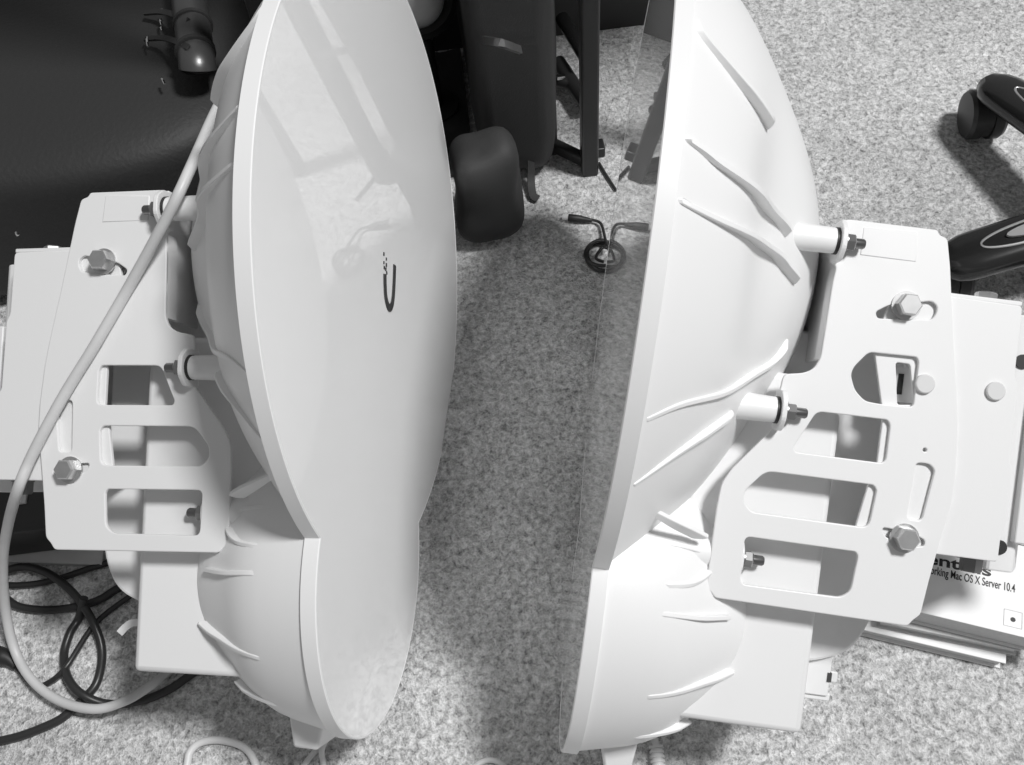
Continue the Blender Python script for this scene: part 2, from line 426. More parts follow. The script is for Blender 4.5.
    cv = obj_me('rear_cover', plate_mesh(cov, [], .06, lambda p: T((p[0], p[2], p[1])), edge=.002), M['housing'], root)
    if with_ports:
        bm = bmesh.new(); box(bm, (-.166, -.004, -.262), (-.120, .024, -.235), T); box(bm, (-.172, .004, -.2535), (-.160, .020, -.2465), T)
        box(bm, (-.168, .0, -.2655), (-.140, .022, -.2605), T)
        pc = obj('port_cover', bm, M['housing'], root, bevel=.0008)
        bm = bmesh.new(); box(bm, (-.1668, .012, -.2525), (-.1640, .0246, -.2465), T); obj('port_slot', bm, M['dark_steel'], pc)
    else:
        bm = bmesh.new(); flat_band(bm, [T(p) for p in ((-.150, .002, -.2560), (-.176, .002, -.2560), (-.183, .002, -.2590), (-.188, .002, -.2640))], T((0, .2, 1)), .0052, .0014)
        obj('latch', bm, M['housing'], root)
    # mounting plates either side, joined by a web
    holes = [rounded(WA, .004), rounded(WB, .005), rounded(WC, .004), rounded(WE, .003), rounded(S1, .003), rounded(S2, .003), rounded(S3, .003),
             [(-.1871 + .0012 * math.cos(t * PI / 4), -.0957 + .0012 * math.sin(t * PI / 4)) for t in range(8)]]
    for s in (1, -1):
        P = plate_mesh(rounded(PL, .003, 3), holes if (with_ports or s < 0) else holes[:3] + holes[4:], .003, lambda p: T((p[0], s * (p[2] + VP - .0015), p[1])), edge=.0007)
        sp = obj_me('side_plate', P, M['paint'], root, 'white sheet-metal side plate with cut-out windows and slots')
        # folded edges
        def strip(a, b, depth, th, out):
            a, b = Vector(a), Vector(b); d = (b - a).normalized(); nn = Vector((-d.y, d.x)) * out
            q = [a, b, b + nn * th, a + nn * th]
            hexa(bm, [T((p.x, s * (VP - depth), p.y)) for p in q] + [T((p.x, s * (VP - .0012), p.y)) for p in q])
        bm = bmesh.new(); strip((-.188, -.2000), (-.078, -.1988), .016, .0026, 1); obj('bottom_fold', bm, M['paint'], sp)
        bm = bmesh.new()
        for a, b in ((5, 6), (6, 7), (7, 8), (8, 9), (9, 10), (10, 11), (11, 12)): strip(PL[a], PL[b], .020, .0026, 1)
        obj('rear_fold', bm, M['paint'], sp)
        bm = bmesh.new()
        for a, b in ((28, 29), (29, 30), (30, 31)): strip(PL[a], PL[b], .014, .0024, 1)
        obj('front_fold', bm, M['paint'], sp)
        bm = bmesh.new(); hexa(bm, [T((u, s * v, w)) for v in (VP - .0005, VP + .0005) for u, w in ((-.1353, .0305), (-.167, .0318), (-.1683, .0139), (-.1353, .014))])
        obj('embossed_panel', bm, M['paint'], sp, bevel=.0006)
        for ub, wb in ((-.1656, -.0125), (-.1813, -.1487)):      # hex bolts in the slots
            bm = bmesh.new(); hexhead(bm, T((ub, s * VP, wb)), AX(0, s, 0), .0070, .0078, .0086)
            lathe(bm, T((ub, s * (VP - .018), wb)), AX(0, s, 0), [(0, .004), (.018, .004)], 16)
            obj('hex_bolt', bm, M['steel'], root, 'grey zinc hex bolt with washer')
        bm = bmesh.new(); lathe(bm, T((-.1818, s * VP, -.0571)), AX(0, s, 0), [(0, .0057), (.0021, .0057), (.0027, .0051), (.0027, 0)], 28)
        if s < 0 or with_ports: obj('carriage_bolt', bm, M['bolt_paint'], root, 'flat round white bolt head')
    bm = bmesh.new(); box(bm, (-.126, -VP + .003, -.050), (-.1235, VP - .003, .0345), T)
    obj('cross_web', bm, M['paint'], root, bevel=.0008)
    # stand-offs with stud, nut, gasket and the ear they bolt to
    for (u_s, u_e, u_t, w, v) in ((-.086, -.1205, -.1355, .0194, .0856), (-.0720, -.0985, -.1144, -.0833, .0856), (-.0600, -.0885, -.1045, -.1748, .0670)):
        for s in (1, -1):
            ax = AX(-1, 0, 0); L = u_s - u_e
            bm = bmesh.new(); lathe(bm, T((u_s, s * v, w)), ax, [(-.012, .0088), (0, .0084), (L - .003, .0076), (L - .003, .0)], 28)
            so = obj('standoff', bm, M['plastic'], root, 'round white stand-off post')
            bm = bmesh.new(); lathe(bm, T((u_e + .003, s * v, w)), ax, [(0, .0080), (.0022, .0080)], 28); obj('gasket', bm, M['rubber'], so, 'black rubber ring')
            bm = bmesh.new(); lathe(bm, T((u_e - .003, s * v, w)), ax, [(0, .0062), (.0008, .0062)], 24)
            hexhead(bm, T((u_e - .0030, s * v, w)), ax, .0052, .0048, 0); obj('nut', bm, M['nut_steel'], so, 'grey steel hex nut')
            bm = bmesh.new(); lathe(bm, T((u_e, s * v, w)), ax, [(0, .0031), (u_e - u_t - .001, .0031), (u_e - u_t, .0024)], 18); obj('stud', bm, M['dark_steel'], so, 'dark threaded stud')
            ear = rounded([(s * (v - .012), w - .012), (s * (v + .004), w - .012), (s * (v + .011), w - .005), (s * (v + .011), w + .006), (s * (v + .004), w + .012), (s * (v - .012), w + .012)], .003, 3)
            obj_me('mounting_ear', plate_mesh(ear, [], .003, lambda p: T((p[2] + u_e - .0005, p[0], p[1])), edge=.0006), M['paint'], root)
    # pole bracket: channel behind the side plates
    vb = VP - .0035
    pb = None
    for s in (1, -1):
        poly = BR if s > 0 else [(-.1520, -.0300), (-.1520, -.0420), (-.1597, -.0713), (-.1615, -.0800), (-.2378, -.0800), (-.2375, -.0500), (-.2345, -.0040), (-.1600, -.0030)]
        hs = [rounded(TAB, .002)] if s > 0 and with_ports else []
        me = plate_mesh(rounded(poly, .0025, 3), hs, .003, lambda p: T((p[0], s * (p[2] + vb - .0012), p[1])), edge=.0006)
        o = obj_me('pole_bracket', me, M['paint'], root, 'white channel bracket bolted behind the side plates') if s > 0 else obj_me('bracket_wing', me, M['paint'], pb)
        if s > 0: pb = o
    bm = bmesh.new(); box(bm, (-.2345, -vb, -.0042), (-.165, vb, -.0012), T); obj('top_flange', bm, M['paint'], pb, bevel=.0008)
    bm = bmesh.new(); box(bm, (-.2385, -.010, -.1562), (-.165, vb - .001, -.1535), T); obj('bottom_flange', bm, M['paint'], pb, bevel=.0008)
    if with_ports:
     bm = bmesh.new(); flat_band(bm, [T(p) for p in ((-.1790, .0745, -.0585), (-.1765, .0695, -.0585), (-.1725, .0655, -.0585), (-.1680, .0635, -.0585))], T((0, 0, 1)), .021, .002)
     obj('bent_tab', bm, M['paint'], pb)
     bm = bmesh.new(); hexa(bm, [T(p) for p in ((-.1735, .0680, -.0645), (-.1710, .0664, -.0645), (-.1710, .0650, -.0645), (-.1735, .0662, -.0645), (-.1735, .0680, -.052), (-.1710, .0664, -.052), (-.1710, .0650, -.052), (-.1735, .0662, -.052))])
     obj('tab_slot', bm, M['rubber'], pb)
    bm = bmesh.new(); lathe(bm, T((-.2245, vb, -.0559)), AX(0, 1, 0), [(0, .0056), (.0021, .0056), (.0027, .0050), (.0027, 0)], 28)
    if with_ports: obj('bracket_bolt', bm, M['bolt_paint'], pb, 'flat round white bolt head')
    bm = bmesh.new(); hexhead(bm, T((-.2225, .052, -.0012)), AX(0, 0, 1), .0066, .0052, .0085); obj('top_bolt', bm, M['steel'], root, 'steel hex bolt standing on the top flange')
    bm = bmesh.new(); hexhead(bm, T((-.2310, .058, -.1562)), AX(0, 0, -1), .0066, .0085, .0074); obj('bottom_nut', bm, M['dark_steel'], root, 'dark hex nut under the bottom flange')
    # pole clamp at the very back
    cl = rounded([(-.246, .046), (-.262, .046), (-.276, .020), (-.276, -.020), (-.262, -.046), (-.246, -.046)], .004, 3)
    cl_o = obj_me('pole_clamp', plate_mesh(cl, [], .160, lambda p: T((p[0], p[1], p[2] - .085)), edge=.001), M['paint'], root, 'white clamp jaw behind the bracket')
    bm = bmesh.new()
    box(bm, (-.300, .040, -.146), (-.258, .052, -.050), T)
    obj('clamp_strap', bm, M['paint'], cl_o, bevel=.001)
    bm = bmesh.new()
    for wq in (-.070, -.090, -.110, -.130): box(bm, (-.296, .0515, wq - .002), (-.268, .0526, wq + .002), T)
    obj('clamp_slot', bm, M['dark_steel'], cl_o)
    for wq in (-.034, -.150):
        bm = bmesh.new(); lathe(bm, T((-.252, .046, wq)), AX(0, 1, 0), [(-.003, .0045), (.0012, .0045)], 20); obj('clamp_hole', bm, M['rubber'], cl_o)
    # web joining bracket to clamp
    bm = bmesh.new(); box(bm, (-.247, -.046, -.1545), (-.2345, .046, -.0060), T); obj('bracket_web', bm, M['paint'], pb)
    bpy.context.view_layer.update()
    return root, mw, sv

LR, LM, LSV = unit('white dish antenna on the left, its flat face with a dark U mark turned right', (-.07824, .45161, .20693),
     ((.9749, -.201861, .093929), (-.172152, -.415907, .892964), (.141189, .88672, .440219)), .9970, True, True, False)
RR, RM, RSV = unit('white dish antenna on the right, turned left and showing its ribbed back', (.08287, .41969, .20946),
     ((-.96783, .229999, .102007), (-.031886, -.514276, .857032), (.249576, .826209, .505065)), 1.00978, False, False, True)
def on_left(u, v, w): return LM @ Vector((u, v * LSV, w))

# ------------------------------------------------------------------ floor
bm = bmesh.new()
n = 40
vs = [[bm.verts.new((-3 + 6 * i / n, -1.8 + 6 * j / n, 0.0)) for i in range(n + 1)] for j in range(n + 1)]
for j in range(n):
    for i in range(n): bm.faces.new((vs[j][i], vs[j][i + 1], vs[j + 1][i + 1], vs[j + 1][i]))
fo = obj('floor', bm, M['carpet']); fo['kind'] = 'structure'

# ------------------------------------------------------------------ desk behind
desk = thing('desk', 'black desk with slim square legs on the carpet at the back, behind the cable', 'desk', (0.06, 0.8, 0))
def dpart(name, bm, m, **k):
    o = obj(name, bm, m, desk, **k); o.matrix_parent_inverse = Matrix.Translation((-0.06, -0.8, 0)); return o
bm = bmesh.new(); box(bm, (-.19, .69, .705), (.50, 1.06, .73)); dpart('table_top', bm, M['black_panel'], bevel=.003)  # unseen top, its reach set to shade the carpet around the legs
bm = bmesh.new(); box(bm, (-.185, .912, .0), (.225, .930, .705)); dpart('back_panel', bm, M['black_panel'], bevel=.001)
a = fl(590.5, 177); b = fl(549, 157)
for p, hw in ((a, .0082), (b, .0096)):
    bm = bmesh.new(); box(bm, (p.x - hw, p.y, .0), (p.x + hw, p.y + .018, .705)); lg = dpart('leg', bm, M['black_metal'], bevel=.002)
for q in ((.215, .70), (-.165, .70), (-.165, .955)):
    bm = bmesh.new(); box(bm, (q[0] - .0088, q[1], 0), (q[0] + .0088, q[1] + .018, .705)); dpart('leg', bm, M['black_metal'], bevel=.002)
for xx in (a.x, b.x, .215, -.165):
    bm = bmesh.new(); box(bm, (xx - .007, .705, .685), (xx + .007, 1.0, .7045)); dpart('top_rail', bm, M['black_metal'])
bm = bmesh.new(); hexa(bm, [Vector((b.x, b.y + .004, .004)), Vector((a.x, a.y + .004, .004)), Vector((a.x, a.y + .016, .004)), Vector((b.x, b.y + .016, .004)), Vector((b.x, b.y + .004, .018)), Vector((a.x, a.y + .004, .018)), Vector((a.x, a.y + .016, .018)), Vector((b.x, b.y + .016, .018))])
dpart('lower_rail', bm, M['black_metal'], bevel=.0015)
bm = bmesh.new(); p = fl(600.5, 158); box(bm, (p.x - .008, p.y, 0), (p.x + .005, p.y + .016, .012)); dpart('leveling_foot', bm, M['black_metal'], bevel=.0015)
bm = bmesh.new(); tube(bm, [fl(562, 18, .05), fl(585, 56, .05)], .0075, 12); dpart('diagonal_brace', bm, M['gloss_black'])
bm = bmesh.new(); tube(bm, [fl(556, 80, .02), fl(588, 90, .02)], .0065, 12); tube(bm, [fl(558, 62, .02), fl(586, 104, .02)], .008, 12); dpart('cross_brace', bm, M['black_metal'])
bm = bmesh.new(); box(bm, tuple(fl(561, 77, .028) - Vector((.004, .002, .002))), tuple(fl(561, 77, .028) + Vector((.004, .002, .002)))); dpart('clip', bm, M['chrome'], label='small bright metal clip')

# ------------------------------------------------------------------ backpack
bp = thing('backpack', 'black backpack with dangling straps standing on the carpet in front of the desk', 'bag', (0.0, .76, 0))
def bpart(name, bm, m, par=bp, **k):
    o = obj(name, bm, m, par, **k)
    if par is bp: o.matrix_parent_inverse = Matrix.Translation((0, -.76, 0))
    return o
bm = bmesh.new(); soft_block(bm, (.0315, .794, .150), (.080, .204, .30), .03, .36, .06, 14, 2.0); bpart('pack_body', bm, M['nylon'], angle=60)
bm = bmesh.new(); soft_block(bm, (-.0015, .648, .058), (.0615, .060, .114), .08, .6, .05, 22, 5.0)
pc_ = tag(obj('pouch', bm, M['nylon'], angle=60), 'rounded black pouch on the carpet, leaning in front of the backpack', 'pouch')
bm = bmesh.new(); q = fl(484, 169, .09); hexa(bm, [q + Vector(d) for d in ((-.005, -.001, -.003), (.004, -.002, -.004), (.004, .0, -.004), (-.005, .001, -.003), (-.003, -.001, .003), (.002, -.002, .004), (.002, .0, .004), (-.003, .001, .003))]); obj('patch', bm, M['grey_fabric'], pc_, label='small grey fabric patch')
bm = bmesh.new(); flat_band(bm, [(.040, .735, .16), (.050, .717, .09), fl(531, 160, .03), fl(531, 180, .012), fl(533, 195, .006), fl(538, 199, .004)], (1, .3, 0), .0075, .0022); bpart('shoulder_strap', bm, M['nylon'])
bm = bmesh.new(); flat_band(bm, [fl(484, 40, .22), fl(500, 43, .25), fl(520, 50, .22)], (0, 1, .4), .006, .003); bpart('grab_handle', bm, M['leather_gloss'])

# black sheet added to darken lit floor under the desk
bm = bmesh.new(); g = [[bm.verts.new((-.20 + .1895 * i / 24, .72 + .185 * j / 20, .004 + .003 * noise.noise(Vector((i * .35, j * .35, 3))) + .002)) for i in range(25)] for j in range(21)]
g2 = [[bm.verts.new((v.co.x, v.co.y, .0008)) for v in r] for r in g]
for j in range(20):
    for i in range(24):
        bm.faces.new((g[j][i], g[j][i + 1], g[j + 1][i + 1], g[j + 1][i])); bm.faces.new((g2[j][i], g2[j + 1][i], g2[j + 1][i + 1], g2[j][i + 1]))
for j in range(20):
    for i in (0, 24): bm.faces.new((g[j][i], g[j + 1][i], g2[j + 1][i], g2[j][i]))
for i in range(24):
    for j in (0, 20): bm.faces.new((g[j][i], g[j][i + 1], g2[j][i + 1], g2[j][i]))
tag(obj('shade_sheet', bm, M['nylon'], angle=60), 'black sheet added to darken the floor under the desk, left of the backpack', 'shade_sheet')
# small round thing near the desk
sp = thing('desk_speaker', 'small grey dome in a glossy black ring at top, right of the left dish', 'speaker', (-.06, 1.0, 0))
p = fl(414, -3, .16); d = (Vector((0, 0, CAM_H)) - p).normalized(); d = (d + Vector((0.2, -.1, .2))).normalized()
bm = bmesh.new(); lathe(bm, p, d, [(-.02, .036), (0, .040), (.010, .039), (.013, .034), (.006, .029), (.002, .028)], 40); o = obj('speaker_ring', bm, M['gloss_black'], sp); o.matrix_parent_inverse = Matrix.Translation((.06, -1.0, 0))
bm = bmesh.new(); lathe(bm, p, d, [(-.002, .029), (.006, .027), (.014, .021), (.019, .011), (.020, 0)], 40); o = obj('speaker_dome', bm, M['grey_fabric'], sp, 'pale grey dome'); o.matrix_parent_inverse = Matrix.Translation((.06, -1.0, 0))
bm = bmesh.new(); lathe(bm, p - d * .02, d, [(-.002, .034), (.0, .035)], 30); lathe(bm, Vector((p.x, p.y + .02, 0)), Vector((0, 0, 1)), [(.0085, .026), (.0105, .026), (.0125, .010), (max(.014, p.z - .012), .010)], 24); o = obj('speaker_stand', bm, M['satin_black'], sp); o.matrix_parent_inverse = Matrix.Translation((.06, -1.0, 0))

# ------------------------------------------------------------------ leather bag upper left
bg = thing('leather_bag', 'big black leather bag lying in the dark corner behind the left dish', 'bag', (-.6, .95, 0))
def gpart(name, bm, m, par=bg, **k):
    o = obj(name, bm, m, par, **k)
    if par is bg: o.matrix_parent_inverse = Matrix.Translation((.6, -.95, 0))
    return o
bm = bmesh.new(); soft_block(bm, (-.70, 1.02, .085), (.98, .80, .17), 0.0, .22, .05, 9, 1.0, 64, 32); gpart('bag_body', bm, M['leather'], angle=60)
bm = bmesh.new(); tube(bm, [fl(183, -40, .185), fl(188, -10, .19), fl(193, 30, .19), fl(197, 62, .188), fl(198, 72, .184)], lambda t: .0155 if t < .93 else .0155 * max(.35, 1 - (t - .93) * 9), 24); hd = gpart('padded_handle', bm, M['leather_gloss'], angle=60)
for yy in (24, 50):
    bm = bmesh.new(); pa, pb_ = fl(192.5 + (yy - 24) * .1, yy, .19), fl(193.2 + (yy - 24) * .1, yy + 4, .19)
    lathe(bm, pa, pb_ - pa, [(0, .0162), (.0005, .0172), (.0040, .0172), (.0045, .0162)], 24)
    flat_band(bm, [fl(188, yy - 3, .205), fl(175, yy - 9, .195), fl(162, yy - 12, .182), fl(145, yy - 11, .176)], (0, 1, 0), .005, .002)
    o = gpart('strap', bm, M['leather'], hd)
    o.matrix_parent_inverse = Matrix.Identity(4)
for (x, y, dx, dy) in ((147.5, 42, .5, 4.5), (161, 22, .5, 3), (161.5, 29, .6, 1.2), (162.5, 11, 2.2, .6), (163, 81, 1.5, 3), (17, 234, 1.2, 1.4)):
    bm = bmesh.new(); q0, q1 = fl(x - dx, y - dy, .178), fl(x + dx, y + dy, .178)
    tube(bm, [q0, (q0 + q1) / 2 + Vector((0, 0, .0012)), q1], .0011, 8); gpart('buckle', bm, M['chrome'], label='bright metal buckle pin')

# ------------------------------------------------------------------ board and black box under the left bracket
bm = bmesh.new(); P = [fl(-60, 562), fl(105, 567.5), fl(108, 530), fl(-60, 520)]
hexa(bm, [Vector((q.x, q.y, 0.0005)) for q in P] + [Vector((q.x, q.y, .006)) for q in P])
tag(obj('cardboard_sheet', bm, M['board'], bevel=.0008), 'grey cardboard sheet on the carpet under the black box at far left', 'cardboard')
pa = thing('power_adapter', 'black box lying on the grey cardboard below the left bracket', 'power adapter', (-.42, .42, .006))
bm = bmesh.new(); q0, q1 = fl(-60, 548, .006), fl(74, 549, .006); box(bm, (q0.x, q1.y, .0062), (q1.x, q1.y + .10, .050)); o = obj('adapter_case', bm, M['satin_black'], pa, bevel=.003); o.matrix_parent_inverse = Matrix.Translation((.42, -.42, -.006))
bm = bmesh.new(); q = fl(21, 500, .050); box(bm, (q.x - .005, q.y - .004, .0495), (q.x + .005, q.y + .004, .052)); o = obj('adapter_label', bm, M['grey_fabric'], pa, bevel=.0005); o.matrix_parent_inverse = Matrix.Translation((.42, -.42, -.006))

# ------------------------------------------------------------------ cables
def cable(name, pts, r, m, label, cat='cable', group=None):
    bm = bmesh.new(); tube(bm, pts, r, 12, 8); o = obj(name, bm, m, angle=60); return tag(o, label, cat, group)
rb = .0033
cable('power_cable', [fl(x, y, z) for x, y, z in ((125, 556, rb), (107, 563, rb), (85, 570, rb), (61, 578, rb), (34, 584, rb), (7, 585, rb), (-20, 580, rb))], rb * .8, M['cable_black'], 'thin black cable running left just under the cardboard, topmost of the tangle', group=None)
cable('power_cable', [fl(x, y, z) for x, y, z in ((-25, 585, rb), (-8, 576, rb), (7, 570, rb * 2.4), (27, 567, rb * 2), (51, 575, rb * 3), (75, 595, rb * 3), (93, 622, rb * 3), (102, 651, rb), (97, 682, rb), (82, 700, rb), (66, 715, rb), (51, 724, rb), (20, 736, rb), (-10, 743, rb))], rb, M['cable_black'], 'thick black cable looping right and running off the lower left edge')
cable('power_cable', [fl(x, y, z) for x, y, z in ((150, 575, rb), (119, 588, rb), (99, 600, rb), (75, 607, rb), (48, 610, rb), (20, 607, rb), (5, 598, rb), (-15, 585, rb))], rb, M['cable_black'], 'thick black cable bowing across the carpet below the cardboard')
cable('power_cable', [fl(x, y, z) for x, y, z in ((84, 598, rb * 5), (79, 618, rb), (70, 633, rb), (64, 655, rb), (68, 678, rb * 3), (83, 695, rb * 3), (109, 704, rb), (143, 700, rb), (170, 689, rb), (195, 672, rb), (225, 655, rb))], rb, M['cable_black'], 'thick black cable curling under the white housing of the left dish')
dc = thing('adapter_cord', 'thin black cord with a moulded plug end at the left edge', 'cord', tuple(fl(10, 662, 0)))
def cpart(name, bm, m, root, **k):
    o = obj(name, bm, m, root, angle=60, **k); o.matrix_parent_inverse = Matrix.Translation(-root.location); return o
bm = bmesh.new(); tube(bm, [fl(8, 659, .005), fl(20, 671, .004), fl(34, 685, .0024), fl(48, 683, .0024), fl(66, 667, .009), fl(95, 624, .0024), (fl(129, 597, .0024)), fl(150, 585, .0024)], .0022, 10); cpart('cord', bm, M['cable_black'], dc)
bm = bmesh.new(); tube(bm, [fl(-12, 651, .007), fl(-4, 654, .007), fl(8, 659, .006), fl(16, 667, .005)], lambda t: .0068 if t < .55 else .0068 - .009 * (t - .55), 14); cpart('plug', bm, M['rubber'], dc)
# the light cable hanging over the left bracket
rc = .0036
lc = [on_left(-.080, .030, .176), on_left(-.125, .055, .115), on_left(-.132, .092, .075), on_left(-.1275, .1060, .032)]
def lpx(px, py, v):
    """point of the left unit's plane v that the photograph shows at (px, py)"""
    inv = LM.inverted(); o = inv @ Vector((0, 0, CAM_H)); r = inv.to_3x3() @ (A @ Vector(((px - 512) / F_PX, 1, -(py - 382.5) / F_PX)))
    t = (v * LSV - o.y) / r.y; return LM @ (o + r * t)
lc = [lpx(262, 35, -.02), lpx(238, 70, .03), lpx(215, 113, .075), lpx(194, 160, .095), lpx(179, 193, .1045), lpx(163, 225, .099), lpx(130, 285, .0845), lpx(95, 345, .0838), lpx(66, 392, .0838), lpx(45, 430, .0842), lpx(29, 462, .083), lpx(17, 492, .081)]
lc += [fl(8, 525, .140), fl(3, 560, .095), fl(5, 605, .045), fl(14, 648, .018), fl(32, 680, .013), fl(60, 701, .013), fl(95, 709, .017), fl(125, 701, .017), fl(150, 686, .013), fl(168, 672, rc), fl(195, 650, rc)]
cable('network_cable', lc, rc, M['cable_light'], 'pale grey cable hanging over the left bracket and curving onto the carpet')
cable('network_cable', [fl(x, y, .003) for x, y in ((180, 800), (187, 765), (190, 752), (200, 743), (218, 740), (240, 745), (252, 756), (257, 775), (250, 800))], .0028, M['cable_white'], 'white cable loop on the carpet at the bottom, left of the dish foot')
cable('network_cable', [fl(x, y, z) for x, y, z in ((296, 775, .003), (312, 755, .003), (324, 742, .004), (340, 728, .003))], .0022, M['cable_white'], 'white cable end sloping out under the left dish foot')
cable('network_cable', [fl(x, y, z) for x, y, z in ((326, 780, .003), (323, 762, .003), (322, 748, .009), (330, 735, .004))], .0022, M['cable_white'], 'white cable end running straight down under the left dish foot')
cable('network_cable', [fl(x, y, .0025) for x, y in ((460, 790), (474, 768), (490, 760), (506, 768), (520, 790))], .002, M['cable_white'], 'white cable just rising over the bottom edge between the dishes')
ec = thing('patch_cable', 'white cable with a ribbed boot coming out under the right dish', 'cable', tuple(fl(657, 745, 0)))
bm = bmesh.new(); tube(bm, [fl(650, 700, .004), fl(653, 730, .004), fl(656, 748, .0048)], .0028, 10); cpart('cord', bm, M['cable_white'], ec)
bm = bmesh.new(); p0, p1 = fl(656, 746, .0055), fl(661, 790, .0055); L = (p1 - p0).length
prof = []
for i in range(9): prof += [(L * i / 9, .0052), (L * (i + .55) / 9, .0052), (L * (i + .6) / 9, .0042), (L * (i + .95) / 9, .0042)]
lathe(bm, p0, p1 - p0, prof, 18); cpart('ribbed_boot', bm, M['cable_white'], ec)

# coiled cord with two plugs, tucked against the right dish
cc = thing('coiled_cord', 'small coiled black cord with barrel plug between the two dishes', 'cord', tuple(fl(601, 257, 0)))
ctr = fl(601.5, 259, 0)
for k, (rx, ry, z, ph) in enumerate(((.0145, .0165, .003, 0), (.0130, .0180, .0060, .5), (.0155, .0150, .0085, 1.0))):
    bm = bmesh.new(); pts = [ctr + Vector((rx * math.cos(t * PI / 8 + ph), ry * math.sin(t * PI / 8 + ph), z + .0008 * math.sin(t))) for t in range(17)]
    tube(bm, pts, .0016, 8, 4); cpart('coil_turn', bm, M['cable_black'], cc)
bm = bmesh.new(); tube(bm, [fl(604, 262, .009), fl(596, 258, .011), fl(602, 248, .012), fl(607, 247, .012), fl(605, 238, .009), fl(602, 226, .006), fl(598, 221.5, .005), fl(588, 219.5, .0045), fl(582, 219, .0045)], .0015, 8); cpart('cord', bm, M['cable_black'], cc)
bm = bmesh.new(); p0, p1 = fl(592, 220.5, .0045), fl(568.5, 217.5, .0045); L = (p1 - p0).length
lathe(bm, p0, p1 - p0, [(0, .0016), (L * .3, .0030), (L * .42, .0031), (L * .45, .0037), (L, .0037)], 18); pg = cpart('plug', bm, M['rubber'], cc)
bm = bmesh.new(); d_ = (p1 - p0).normalized(); lathe(bm, p1, d_, [(-.001, .0028), (.0058, .0028), (.0060, .0012), (.0030, .0012)], 18); cpart('barrel_tip', bm, M['nickel'], pg, label='bright metal barrel tip').matrix_parent_inverse = Matrix.Identity(4)
bm = bmesh.new(); tube(bm, [fl(599, 163, .0025), fl(606, 175, .0022), fl(616, 190.5, .002)], .0017, 8); tag(obj('pen', bm, M['satin_black'], angle=60), 'thin black stick lying on the carpet by the desk leg', 'pen')

# ------------------------------------------------------------------ books at right
def book(name, label, c0, c1, depth, z0, z1, cover_t, m_cover, pages=True, group=None):
    a, b = Vector((c0[0], c0[1], 0)), Vector((c1[0], c1[1], 0)); x = (b - a).normalized(); y = Vector((-x.y, x.x, 0)); L = (b - a).length
    root = thing(name, label, 'book', (a.x, a.y, z0), group)
    root.rotation_euler = (0, 0, math.atan2(x.y, x.x)); bpy.context.view_layer.update()
    H = z1 - z0
    for z in (0, H - cover_t):
        bm = bmesh.new(); box(bm, (0, 0, z), (L, depth, z + cover_t)); obj('book_cover', bm, m_cover, root, bevel=.0003)
    bm = bmesh.new(); box(bm, (.002, .002, cover_t), (L - .002, depth - .001, H - cover_t)); obj('pages', bm, M['paper'], root)
    bm = bmesh.new(); box(bm, (0, depth - .001, 0), (L, depth, H)); obj('spine', bm, m_cover, root)
    return root, x, y
q0, q1 = fl(850, 626.5, .014), fl(1006, 663.5, .014)
book('book', 'lowest book of the stack on the carpet under the right bracket, white edge', q0, q1, .075, .0003, .014, .0016, M['cover'], group='books stacked under the right bracket')
q0, q1 = fl(880, 622, .026), fl(1021, 651, .026)
book('book', 'thin middle book of the stack under the right bracket, pale grey cover', q0, q1, .075, .0145, .026, .0012, M['cover_grey'], group='books stacked under the right bracket')
q0, q1 = fl(905, 608.5, .050), fl(1060, 646, .050)
tb, bx, by = book('book', 'top book of the stack with a printed white cover, under the right bracket', q0, q1, .070, .0265, .050, .0008, M['cover'], group='books stacked under the right bracket')
inv = tb.matrix_world.inverted()
tl = lambda px, py: inv @ fl(px, py, .050)
def put_text(body, px, py, size, bold, px2, py2, name):
    a, b = tl(px, py), tl(px2, py2); d = (b - a); ang = math.atan2(d.y, d.x)
    Rm = Matrix.Rotation(ang, 3, 'Z')
    me = text_mesh(body, 1.0, lambda c: Vector(c), bold)
    w = max(v.co.x for v in me.vertices)
    k = d.length / w
    for v in me.vertices:
        q = Rm @ Vector((v.co.x * k, v.co.y * size, 0)); v.co = Vector((a.x + q.x, a.y + q.y, .0236 + v.co.z))
    o = obj_me(name, me, M['ink'], tb); return o
put_text('Essentials', 894, 556, .0118, .022, 991, 576.5, 'cover_title')
put_text('Networking Mac OS X Server 10.4', 914, 570, .0088, .008, 1015, 592.5, 'cover_subtitle')
bm = bmesh.new(); c_ = tl(1013, 619)
for s0, s1 in ((.0062, .0058),):
    for i in range(4):
        t0, t1 = PI / 4 + i * PI / 2, PI / 4 + (i + 1) * PI / 2
        P = [c_ + Vector((r * 1.414 * math.cos(t), r * 1.414 * math.sin(t), 0)) for r, t in ((s0, t0), (s0, t1), (s1, t1), (s1, t0))]
        hexa(bm, [Vector((p.x, p.y, .0233)) for p in P] + [Vector((p.x, p.y, .0238)) for p in P])
obj('cover_emblem_frame', bm, M['paper'], tb)
bm = bmesh.new(); lathe(bm, Vector((c_.x, c_.y - .0005, .0234)), Vector((0, 0, 1)), [(0, .0017), (.0004, .0017)], 16); obj('cover_emblem', bm, M['ink'], tb, 'small dark emblem dot')

